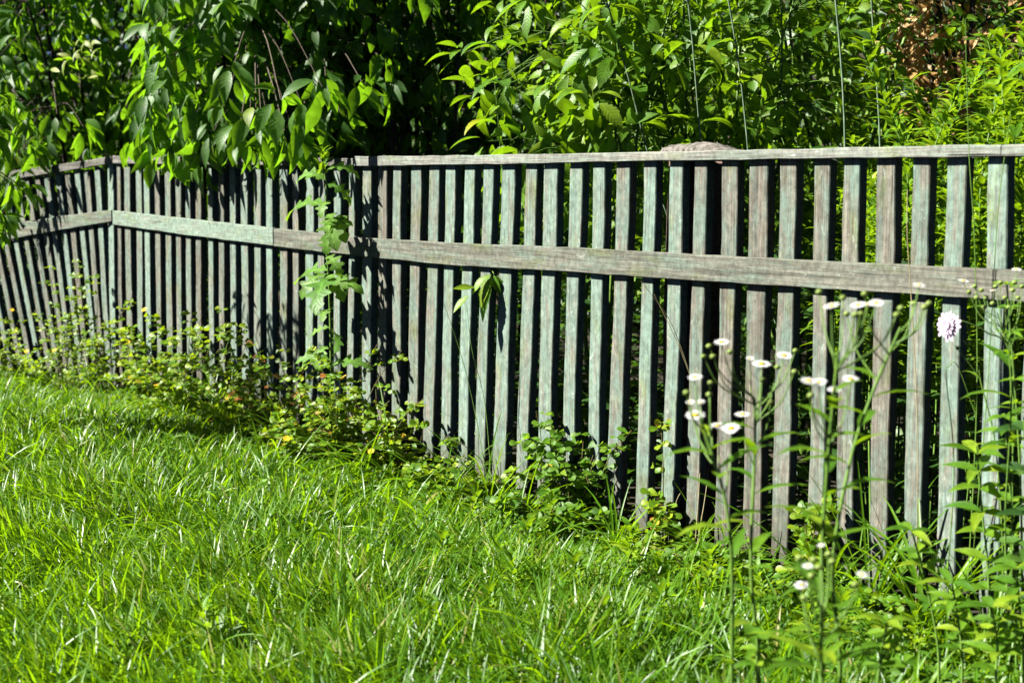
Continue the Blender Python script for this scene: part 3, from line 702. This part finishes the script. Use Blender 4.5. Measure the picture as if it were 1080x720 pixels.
def foot(px, q=.12):                            # a spot q metres in front of the fence on the sight line of column px
    pl = M if px > 116 else L; a = pl.sz(px, 400, q)[0]; return pl.P(a, q, 0)
CQ = [
 (-10, .25, .30, .42, 22, 1, 'yellow flowered cinquefoil at the far end of the fence, taller than its neighbours', .15),
 (30, .2, .26, .36, 26, 3, 'cinquefoil with three yellow flowers under the sagging rail', .1),
 (68, .22, .26, .46, 30, 2, 'tall cinquefoil climbing the pickets just before the fence corner', .05),
 (103, .14, .22, .36, 22, 1, 'cinquefoil in the shade right at the fence corner', 0),
 (150, .2, .26, .33, 28, 2, 'yellow green cinquefoil just right of the fence corner', .15),
 (196, .18, .28, .38, 34, 3, 'dense cinquefoil with three yellow flowers, between corner and lettuce', .2),
 (240, .15, .25, .30, 28, 1, 'low cinquefoil with one flower, left of the reddening one', .1),
 (282, .16, .24, .34, 32, 0, 'yellow and reddish withering cinquefoil without flowers', .75),
 (318, .2, .24, .26, 26, 1, 'low cinquefoil at the left side of the lettuce stem', .25),
 (360, .14, .24, .34, 34, 2, 'bushy cinquefoil with red tinged leaves at the right side of the lettuce stem', .45),
 (398, .16, .22, .27, 28, 2, 'cinquefoil with two flowers in front of the paler pickets', .3),
 (440, .13, .20, .24, 22, 1, 'small cinquefoil with one yellow flower beside the long seeding grass', .15),
]
for px, q, w, h, n, nf, lab, warm in CQ: cinquefoil(lab, foot(px, q + random.uniform(-.07, .05)), w * random.uniform(1.3, 2.0), h * random.uniform(.95, 1.75), int(n * .7), nf, warm=warm * .6, size=random.uniform(.026, .036))
cinquefoil('straggly leafy weed filling the foot of the fence between cinquefoil and trefoil', foot(505, .12), .24, .22, 13, 1, size=.03)
cinquefoil('low spreading weed under the sprig that pokes through the fence', foot(550, .2), .24, .12, 15, 0, size=.034, mat='leaf_bright')
cinquefoil('low round leaved weed at the picket feet behind the leftmost fleabane', foot(775, .1), .26, .11, 14, 0, size=.03, mat='leaf_bright')
cinquefoil('climbing leafy weed reaching up two pickets beside the tall slanting fleabane', foot(860, .06), .12, .34, 8, 0, size=.028)
cinquefoil('trailing trefoil plant with round bright leaves spread over five pickets', foot(612, .05), .30, .36, 20, 1, size=.033, mat='leaf_bright')
cinquefoil('small trefoil plant with one raised yellow flower leaning on a picket', foot(578, .06), .10, .36, 9, 1, size=.028, mat='leaf_bright')
cinquefoil('wilting sprig of five fingered leaves caught between two pickets', foot(704, .04), .05, .42, 5, 0, size=.03, warm=.4)
cinquefoil('leafy weed with small yellow green leaves at the foot of the pale painted picket', foot(930, .12), .16, .11, 12, 0, size=.026)
cinquefoil('broad leafy weed in the grass below the lilac flower', foot(1010, .3), .22, .07, 16, 0, size=.030, mat='leaf_bright')

def broadleaf(label, base, n, Ln, ratio=.7, mat='leaf_bright', name='dock_plant', lift=.9):
    base = np.array([base[0], base[1], float(ground_z(base[0], base[1]))]); t = thing(name, label, 'wild plant', base)
    for k in range(n):
        lf = MB(); a = k * 2.4 + random.random(); d = np.array([math.cos(a), math.sin(a), lift * random.uniform(.6, 1.5)])
        p = base + nrm(d) * Ln * .5; tube(lf, [base, (base + p) / 2, p], .002, .0015, 4)
        leaves(lf, 'ovate', p, d + np.array([0, 0, -.2]), np.array([-.3, -.6, .8]), Ln * random.uniform(.7, 1.1), Ln * ratio, random.uniform(.4, 1.2), .2); lf.build('leaf', G[mat], t, smooth=True)
    return t
broadleaf('low plant with round dark leaves at the foot of the trefoil', foot(600, .12), 6, .085, .8)
broadleaf('rosette of long narrow leaves in the open lawn, nearest to the viewer', on_ground(225, 700), 9, .10, .28, name='lawn_weed', lift=1.6)
broadleaf('pair of pale leaves in the lawn halfway to the fence corner', on_ground(150, 540), 4, .06, .5, name='lawn_weed')

# ---- prickly lettuce
def lettuce():
    q = .14; b = foot(347, q); Y = b[1]; b[2] = float(ground_z(b[0], b[1]))
    t = thing('wild_lettuce', 'tall wild lettuce with jagged pale lobed leaves climbing above the top rail', 'wild plant', b)
    path = [b, at(349, 380, Y), at(347, 300, Y), at(343, 240, Y), at(344, 195, Y), at(338, 163, Y)]
    c = curve(path, 7); st = MB(); tube(st, c, .0055, .003, 7); st.build('stem', G['stem'], t, smooth=True)
    def lf(px, py, dx, dy, ln, w, droop, dyaw=0, kind='lobed'):
        p = at(px, py, Y); d = at(px + dx, py + dy, Y + dyaw) - p; m_ = MB(); ln *= .78; w *= .74
        leaves(m_, kind, p, d, (-.1, -.5, .85), ln, w, droop, .15, rnd=random.random(), twist=random.uniform(-.3, .3)); m_.build('leaf', G['lettuce'], t, smooth=True)
    lf(344, 216, -40, -12, .30, .15, 1.3, .05); lf(345, 226, 20, 8, .20, .13, 1.5, -.15); lf(344, 232, 12, 15, .22, .14, 1.3, -.3)
    lf(346, 285, -45, -6, .27, .15, .9, .1); lf(346, 292, -25, 10, .30, .17, 1.1, -.3); lf(347, 300, 20, -18, .22, .14, 1.6, -.1)
    lf(347, 290, 14, 4, .20, .13, 1.5, -.2); lf(348, 345, -10, 0, .13, .07, 1.2); lf(349, 380, -30, -12, .20, .10, 1.2)
    lf(344, 190, -22, -16, .20, .11, 1.8); lf(344, 180, 25, -20, .19, .10, 2.0, -.05); lf(349, 385, 25, -12, .22, .12, 1.2, -.05); lf(345, 250, -6, 10, .14, .09, 1.1, -.3)
    for k in range(11):
        yy = 175 + k * 19; sgn = 1 if k % 2 else -1
        lf(345 + random.uniform(-1, 2), yy, sgn * random.uniform(10, 26), random.uniform(-14, 6), random.uniform(.12, .2), random.uniform(.07, .11), random.uniform(1.2, 2.0), random.uniform(-.25, .1))
    for k in range(14):
        a = k * 2.4; p = at(340 + random.uniform(-3, 3), 168 - k * .4 + random.uniform(-6, 24), Y); m_ = MB() if k == 0 else m_
        leaves(m_, 'lance', p, (math.cos(a) * .5, math.sin(a) * .5, 1), (-math.cos(a), -math.sin(a), .3), .05, .014, .8, .3)
    m_.build('bud_leaves', G['goldenrod'], t, smooth=True)
lettuce()

# ---- the sprig that has grown through the fence
def sprig():
    Yf = M.hit(505, 292)[1]; q0 = B(508, .12); b = np.array([q0[0], q0[1], 0.])
    t = thing('vine_sprig', 'sprig of bright pointed leaves poking out between two pickets under the middle rail', 'plant', b)
    tip = at(521, 289, Yf - .10); c = curve([b, b + np.array([.0, .0, .4]), b + np.array([0, 0, .78]), tip], 7)
    st = MB(); tube(st, c, .0025, .0015, 5); st.build('stem', G['stem'], t, smooth=True)
    for (px, py, dx, dy, ln, w, dp) in ((520, 293, -18, 45, .15, .052, .4), (518, 290, -22, 12, .09, .036, .8), (523, 291, 11, 20, .09, .034, .6), (521, 290, 3, 17, .07, .03, .6), (500, 303, -26, 0, .07, .026, .2), (494, 312, -20, 18, .075, .032, .3), (519, 292, -24, 42, .11, .045, .5)):
        p = at(px, py, Yf - .09); d = at(px + dx, py + dy, Yf - .11) - p; m_ = MB()
        leaves(m_, 'toothed', p, d, (-.75, -.65, .45), ln, w, dp, .3, rnd=random.random()); m_.build('leaf', G['bigleaf'] if ln > .14 else G['leaf_bright'], t, smooth=True)
sprig()

# ---- fleabane
def daisy(parent, p, r, face):
    ax = nrm(np.asarray(face, float)); a = nrm(np.cross(ax, [.2, 1, .1])); b = np.cross(ax, a); mb = MB(); n = 44
    t = np.arange(n) * 2 * math.pi / n + R.normal(0, .03, n)
    d = a[None] * np.cos(t)[:, None] + b[None] * np.sin(t)[:, None] + ax[None] * (.12 + .1 * R.random((n, 1)))
    leaves(mb, 'petal', p + d * r * .3, d, ax, r * .72 * (.9 + .2 * R.random(n)), r * .10, .25, .1, mid=False)
    h = mb.build('flower_head', G['white'], parent)
    c = MB(); ball(c, p + ax * r * .06, r * .40, ax, .45, 10, 5); c.build('disc', G['yellow'], h, smooth=True)
    g = MB(); ball(g, p - ax * r * .16, r * .36, ax, .6, 8, 4); g.build('calyx', G['bud'], h, smooth=True)

def fleabane(label, Y, path, heads, buds=(), r=.0142, stem_r=.0034, leafs=True):
    p0 = at(path[0][0], path[0][1], Y); b = np.array([p0[0], p0[1], float(ground_z(p0[0], p0[1])) - .01])
    t = thing('fleabane', label, 'wild flower', b, 'fleabane in front of the fence')
    P = [b] + [at(x, y, Y + random.uniform(-.02, .02)) for x, y in path]; c = curve(P, 8)
    st = MB(); tube(st, c, stem_r, stem_r * .6, 6)
    def branch(px, py):
        tip = at(px, py, Y + random.uniform(-.07, .07)); i = int(np.argmin(np.linalg.norm(c - tip - np.array([0, 0, -.09]), axis=1) + np.where(c[:, 2] > tip[2] - .02, .5, 0)))
        i = min(i, len(c) - 1); m_ = c[i] * .45 + tip * .55 + np.array([(tip - c[i])[0] * .12, 0, -.012]); tube(st, curve([c[i], m_, tip], 5), stem_r * .42, stem_r * .3, 5); return tip
    for (px, py, k) in heads:
        tip = branch(px, py + 2); daisy(t, tip + np.array([0, 0, .003]), r * k, (random.uniform(-.35, .1), random.uniform(-.45, -.1), 1))
    for (px, py) in buds:
        tip = branch(px, py + 2); m_ = MB(); ball(m_, tip, .0056, (0, 0, 1), .8, 8, 5, jit=.1)
        for a in range(6): leaves(m_, 'lance_lo', tip, (math.cos(a), math.sin(a), .3), (0, 0, 1), .008, .002, 0, 0)
        m_.build('bud', G['bud'], t, smooth=True)
    st.build('stem', G['stem'], t, smooth=True)
    if leafs:
        lf = MB()
        for k in range(17):
            i = 2 + int(k / 17 * (len(c) - 6)); a = k * 2.4 + Y * 9
            leaves(lf, 'lance', c[i], (math.cos(a), math.sin(a) * .6, .5), (0, 0, 1), random.uniform(.055, .11), random.uniform(.013, .026), random.uniform(.4, 1.2), .3)
        lf.build('leaves', G['leaf_bright'], t, smooth=True)
    return t
fleabane('leftmost fleabane, stacked white daisies over a dark stem', 2.2, [(772, 700), (770, 560), (752, 480), (738, 440)], [(733, 398, .8), (733, 438, 1.1), (728, 424, .5), (739, 424, .5), (757, 449, .9), (771, 452, 1.05)], [(724, 412), (749, 402), (748, 414)])
fleabane('fleabane with one wide open daisy left of the lower buds', 2.35, [(800, 700), (792, 600), (796, 480), (796, 420)], [(761, 361, .9), (803, 384, 1.15), (791, 378, .5), (783, 437, .95), (827, 375, .95)], [(748, 363), (752, 374), (770, 369), (804, 398), (820, 385), (839, 368), (742, 374), (838, 390), (813, 422)])
fleabane('tall fleabane whose daisies reach the lower edge of the middle rail', 2.1, [(866, 700), (866, 600), (872, 500), (878, 430), (884, 370)], [(853, 402, .9), (864, 403, .8), (880, 411, .75), (897, 400, .9), (877, 323, .9), (924, 320, .8), (915, 321, .55)], [(864, 306), (889, 312), (908, 329), (902, 330), (855, 415), (950, 323), (946, 330)])
fleabane('fleabane on a long slanting bright stem, its one daisy against the middle rail', 2.25, [(886, 700), (878, 600), (896, 490), (918, 420), (950, 345)], [(969, 301, .85), (905, 322, 1.0)], [(912, 308), (964, 318), (975, 322), (980, 318), (893, 329)], r=.012, stem_r=.0036)
fleabane('low fleabane with half closed white heads near the picket feet', 1.95, [(868, 760), (866, 690), (868, 640)], [(845, 617, .85), (852, 597, .7), (909, 606, .7), (866, 575, .5)], [(843, 586), (858, 588), (874, 582), (856, 605), (878, 590), (848, 628), (863, 596), (902, 614)], r=.0115)
fleabane('fleabane at the right, white heads above yellow green calyxes at rail height', 2.75, [(1066, 690), (1060, 560), (1066, 440), (1064, 374), (1052, 330)], [(1016, 296, .9), (1072, 284, .8), (1047, 306, .5)], [(1028, 300), (1035, 304), (1060, 312), (1068, 304), (1040, 312), (1055, 296), (1022, 306), (1030, 312), (1047, 318), (1064, 322), (1074, 312), (1078, 300), (1050, 300), (1038, 322), (1070, 296)], r=.012, stem_r=.002)

# ---- scabious with one lilac flower
def scabious():
    Y = 2.95; p0 = at(1052, 700, Y); b = np.array([p0[0], p0[1], float(ground_z(p0[0], p0[1])) - .01])
    t = thing('scabious', 'scabious with one lilac flower head nodding on a thin arched stem', 'wild flower', b)
    c = curve([b, at(1058, 600, Y), at(1050, 470, Y), at(1033, 385, Y), at(1066, 378, Y)], 8)
    c2 = curve([at(1066, 700, Y), at(1068, 520, Y), at(1066, 378, Y), at(1040, 350, Y), at(1012, 338, Y), at(1003, 343, Y)], 8)
    st = MB(); tube(st, c[:-8], .0022, .0014, 5); c2[0] = b; tube(st, c2, .0022, .0012, 5)
    tube(st, curve([at(1035, 400, Y), at(1020, 380, Y), at(1010, 368, Y)], 5), .0014, .001, 5); st.build('stem', G['stem'], t, smooth=True)
    hp = at(1001, 343, Y); ax = nrm(np.array([-.85, -.5, .12])); a = nrm(np.cross(ax, [0, 0, 1])); bb = np.cross(ax, a); mb = MB()
    for ring, (rr, ln, cnt) in enumerate(((.016, .026, 16), (.012, .018, 14), (.006, .012, 10))):
        for k in range(cnt):
            th = k * 2 * math.pi / cnt + ring; d = a * math.cos(th) + bb * math.sin(th)
            leaves(mb, 'petal', hp + d * rr * .5 + ax * .004 * ring, d + ax * (.15 + .3 * ring), ax, ln * random.uniform(.7, 1.1), ln * .34, .3, .15)
    h = mb.build('flower_head', G['lilac'], t)
    ball_ = MB(); ball(ball_, hp + ax * .004, .0075, ax, .6, 9, 5, jit=.25); ball_.build('disc', G['lilac'], h, smooth=True)
    g = MB(); ball(g, hp - ax * .005, .007, ax, .7, 9, 5)
    for k in range(10):
        th = k * .63; leaves(g, 'lance_lo', hp - ax * .008, a * math.cos(th) + bb * math.sin(th) + ax * .7, ax, .017, .0045, .2, .2)
    g.build('calyx', G['bud'], h, smooth=True)
    for (px, py) in ((1010, 367), (1020, 362)):
        m_ = MB(); p = at(px, py, Y); ball(m_, p, .005, (0, 0, 1), .8, 8, 5)
        for k in range(9): leaves(m_, 'lance_lo', p, (math.cos(k * .7), math.sin(k * .7), .5), (0, 0, 1), .013, .003, 0, 0)
        m_.build('bud', G['bud'], t, smooth=True)
    lf = MB()
    for k in range(8):
        i = 4 + k * 3; aa = k * 2.4; leaves(lf, 'lance', c[i], (math.cos(aa), math.sin(aa) * .6, .4), (0, 0, 1), .06, .011, .8, .3)
    lf.build('leaves', G['leaf_bright'], t, smooth=True)
scabious()

# ---- soapwort-like plants with whorls of smooth leaves
def soapwort(label, Y, path, whorls, Ln, ratio=.3, mat='leaf_bright'):
    p0 = at(path[0][0], path[0][1], Y); b = np.array([p0[0], p0[1], float(ground_z(p0[0], p0[1])) - .01])
    t = thing('soapwort', label, 'wild plant', b); c = curve([b] + [at(x, y, Y) for x, y in path], 8)
    st = MB(); tube(st, c, .003, .0018, 6); st.build('stem', G['stem'], t, smooth=True); lf = MB()
    for k, py in enumerate(whorls):
        z = [abs(pp[2] - at(path[-1][0], py, Y)[2]) for pp in c]; p = c[int(np.argmin(z))]
        for j in range(4):
            a = j * math.pi / 2 + k * .8 + .2; d = np.array([math.cos(a), math.sin(a), random.uniform(.1, .6)])
            leaves(lf, 'ovate', p, d, (-.3, -.3, 1), Ln * random.uniform(.7, 1.2), Ln * ratio, random.uniform(.4, 1.1), .35)
    lf.build('leaves', G[mat], t, smooth=True); return t
soapwort('smooth leaved upright plant with broad opposite leaves below the lilac flower', 2.85, [(1046, 690), (1042, 600), (1036, 540), (1030, 470)], [480, 500, 515, 540, 560, 590, 620], .085)
soapwort('smooth leaved plant at the edge with whorls at half fence height', 2.9, [(1072, 700), (1068, 560), (1060, 440)], [440, 452, 472, 500, 530, 565, 600], .06)
soapwort('dark leaved plant at the very edge of the view, in front of the last pickets', 2.75, [(1092, 700), (1086, 560), (1080, 440)], [450, 500, 540, 570, 600, 640], .085, .32, 'leaf_dark')
soapwort('short opposite leaved weed with bud clusters near the tall fence end', 2.7, [(990, 690), (978, 620), (962, 560)], [560, 580, 600, 640], .06)

soapwort('short leafy weed with narrow leaves in the corner below the dark leaved plant', 2.45, [(1050, 720), (1052, 680), (1046, 640)], [640, 655, 670, 690, 705], .065)
soapwort('bushy pale leafed weed rising just before the low white flower heads', 2.3, [(925, 730), (930, 690), (936, 655)], [655, 668, 682, 700], .055)
soapwort('leafy weed between the slanting grasses and the view edge', 2.6, [(1015, 700), (1010, 650), (1004, 615)], [615, 630, 645, 665, 685], .065, .26)
soapwort('leafy upright weed at the foot of the two rightmost tall plants', 2.6, [(1080, 720), (1078, 670), (1072, 600)], [600, 620, 640, 660, 680], .075)
soapwort('low weed with whorled leaves in the grass beneath the wide open daisy', 2.25, [(800, 740), (798, 700), (802, 672)], [672, 684, 700], .05)

soapwort('slender leafy stem with narrow leaves behind the white heads at rail height', 2.85, [(1078, 700), (1076, 500), (1062, 300)], [300, 312, 324, 338, 352, 370, 390, 415], .04, .24, 'goldenrod')

# ---- young weeds standing in the lawn, one built and the rest copied
yb = on_ground(215, 706); yb[2] = float(ground_z(yb[0], yb[1]))
yw = thing('young_weed', 'young upright weed with narrow yellow green leaves, standing in the lawn grass', 'wild plant', yb, 'young weeds in the lawn')
st = MB(); cc = curve([yb, yb + np.array([.01, .0, .07]), yb + np.array([.0, .01, .15])], 6); tube(st, cc, .0025, .0014, 5); st.build('stem', G['stem'], yw, smooth=True)
lf = MB(); nn = 34; kk = np.linspace(.15, 1, nn) * (len(cc) - 1); pp = np.stack([np.interp(kk, np.arange(len(cc)), cc[:, j]) for j in range(3)], 1); aa = np.arange(nn) * 2.4; ee = .25 + .9 * np.linspace(0, 1, nn)
leaves(lf, 'lance', pp, np.stack([np.cos(aa) * np.cos(ee), np.sin(aa) * np.cos(ee), np.sin(ee)], 1), np.array([0, 0, 1.]) + R.normal(0, .2, (nn, 3)), .075 - .03 * np.linspace(0, 1, nn), .014, .5 + .6 * R.random(nn), .3)
lf.build('leaves', G['goldenrod'], yw, smooth=True)
for (px, py, sc_) in ((402, 590, .9), (432, 560, 1.0), (470, 620, 1.0), (560, 610, 1.1), (520, 680, .9), (610, 650, 1.0), (660, 620, 1.1), (700, 690, 1.0), (745, 640, .9), (330, 640, .8), (890, 712, 1.2), (800, 660, .9), (100, 600, .7), (500, 570, 1.1), (580, 575, 1.0), (455, 690, .8), (640, 700, .9), (850, 700, 1.0), (960, 715, 1.0), (540, 640, .9)):
    p = on_ground(px, py); p[2] = float(ground_z(p[0], p[1])) - .01; copy_thing(yw, p, random.random() * 6.28, sc_)

# ---- tall grasses
def tall_grass(label, base, blades, mat='grass', culms=(), seeds=False, w=.006):
    base = np.array([base[0], base[1], float(ground_z(base[0], base[1]))]); t = thing('grass_tuft', label, 'grass tuft', base)
    if blades:
        lf = MB()
        for (dx, dy, dz, ln, dp) in blades:
            leaves(lf, 'blade_long', base + R.normal(0, .01, 3) * np.array([1, 1, 0]), (dx, dy, dz), (-dx, -dy, .4), ln, w * random.uniform(.7, 1.2), dp, .3, rnd=random.uniform(.3, .8), twist=random.uniform(-.8, .8))
        lf.build('blades', G[mat], t, smooth=True)
    for pts in culms:
        c = curve([base] + [np.asarray(p) for p in pts], 8); st = MB(); tube(st, c, .0013, .0008, 4); st.build('culm', G['straw' if mat == 'straw' else 'stem'], t, smooth=True)
        if seeds:
            sd = MB()
            for k in range(26):
                p = c[-1 - k % 10] + R.normal(0, .003, 3); leaves(sd, 'lance', p, nrm(c[-1] - c[-6]) + R.normal(0, .25, 3), (0, 0, 1), .012, .003, .1, .2)
            sd.build('seed_head', G['straw'], t, smooth=True)
    return t
def fan(n, ln, spread=.6, dp=(.5, 1.6), bias=(0, 0)):
    return [(bias[0] + random.uniform(-spread, spread), bias[1] + random.uniform(-spread, spread) * .6, 1.0, ln * random.uniform(.6, 1.15), random.uniform(*dp)) for _ in range(n)]
Yg = foot(500, .12)[1]
tall_grass('long grass tuft with arching blades left of the bare pickets', foot(520, .14), fan(16, .40, .5), culms=[[at(500, 430, Yg), at(485, 370, Yg), at(468, 320, Yg)], [at(512, 430, Yg), at(498, 370, Yg), at(492, 320, Yg)]])
tall_grass('pale seeding grass leaning over the picket feet', foot(545, .2), fan(5, .3, .4), culms=[[at(515, 495, Yg - .1), at(490, 470, Yg - .1), at(468, 460, Yg - .1)], [at(520, 505, Yg - .1), at(496, 488, Yg - .1), at(474, 480, Yg - .1)]], seeds=True)
tall_grass('grass tuft rising between lettuce and cinquefoil', foot(415, .18), fan(14, .38, .6, bias=(-.4, 0)))
tall_grass('wispy grass standing near the fence corner', foot(190, .25), fan(12, .36, .6, bias=(-.3, 0)))
Y9 = foot(925, .1)[1]
tall_grass('grass tuft bristling out of the dense cinquefoil', foot(225, .2), fan(16, .42, .6))
tall_grass('grass tuft beside the withering cinquefoil, bent towards the lawn', foot(300, .22), fan(16, .34, .7))
tall_grass('grass tuft in front of the red tinged cinquefoil', foot(372, .28), fan(16, .34, .7))
tall_grass('thin grass tuft between the small cinquefoil and the trefoil', foot(470, .16), fan(20, .30, .7))
tall_grass('dense upright grass tuft in front of the pale painted picket', foot(925, .1), fan(26, .42, .45), w=.008)
tall_grass('grass tuft with dark slanting blades in front of the knotty pickets', foot(880, .1), fan(18, .42, .7), w=.007)
tall_grass('broad bladed grass left of the smooth leaved plant', foot(985, .12), fan(26, .44, .4), w=.009)
tall_grass('tuft of long grass at the last pickets', foot(1050, .12), fan(26, .42, .5), w=.009)
tall_grass('short grass tuft at the foot of the picket beside the post', foot(750, .12), fan(18, .26, .6), w=.006)
tall_grass('sparse grass tuft under the trailing trefoil', foot(650, .15), fan(18, .26, .6), w=.008)
Y10 = foot(1010, .08)[1]
tall_grass('thin straw stalk crossing both rails near the second last picket', foot(975, .06), [], 'straw', culms=[[at(968, 470, Y10), at(962, 330, Y10), at(957, 250, Y10), at(957, 200, Y10)]])
tall_grass('tall grass with a blade hooked over, reaching above the top rail', foot(1028, .1), [], culms=[[at(1030, 430, Y10), at(1028, 260, Y10), at(1022, 160, Y10), at(1018, 20, Y10)], [at(1040, 430, Y10), at(1052, 230, Y10), at(1066, 120, Y10)]])
lf = tall_grass('arched single grass leaf beside the lilac flower', foot(1004, .06), [], culms=[[at(1006, 500, Y10), at(998, 400, Y10), at(1001, 386, Y10), at(1010, 386, Y10), at(1030, 440, Y10)]])
Y7 = foot(700, .05)[1]
tall_grass('two dry straw stalks leaning out of the fence under the middle rail', foot(735, .08), [], 'straw', culms=[[at(738, 450, Y7), at(712, 350, Y7), at(676, 296, Y7)], [at(748, 470, Y7), at(722, 380, Y7), at(690, 310, Y7)]])
tall_grass('pale curved stalk standing alone before a picket', foot(713, .1), [], 'straw', culms=[[at(710, 560, Y7), at(713, 530, Y7), at(721, 514, Y7)]])

# ---- shrub standing left of the view, its twigs hanging before the sagging rail
cs = at(-40, 190, 5.6)
crown_shrub('overhanging_shrub', 'dark drooping shrub hanging over the far sagging end of the fence', 'shrub', (cs[0] - .35, cs[1] + .1), (cs[0] - .06, cs[1] - .1, 1.15), (.38, .5, .6), 110, 'ovate', 'bigleaf', .10, .3, 6, .9, .9, low=.75, shell=.2)

for o in bpy.data.objects:
    if '_o' in o: del o['_o']
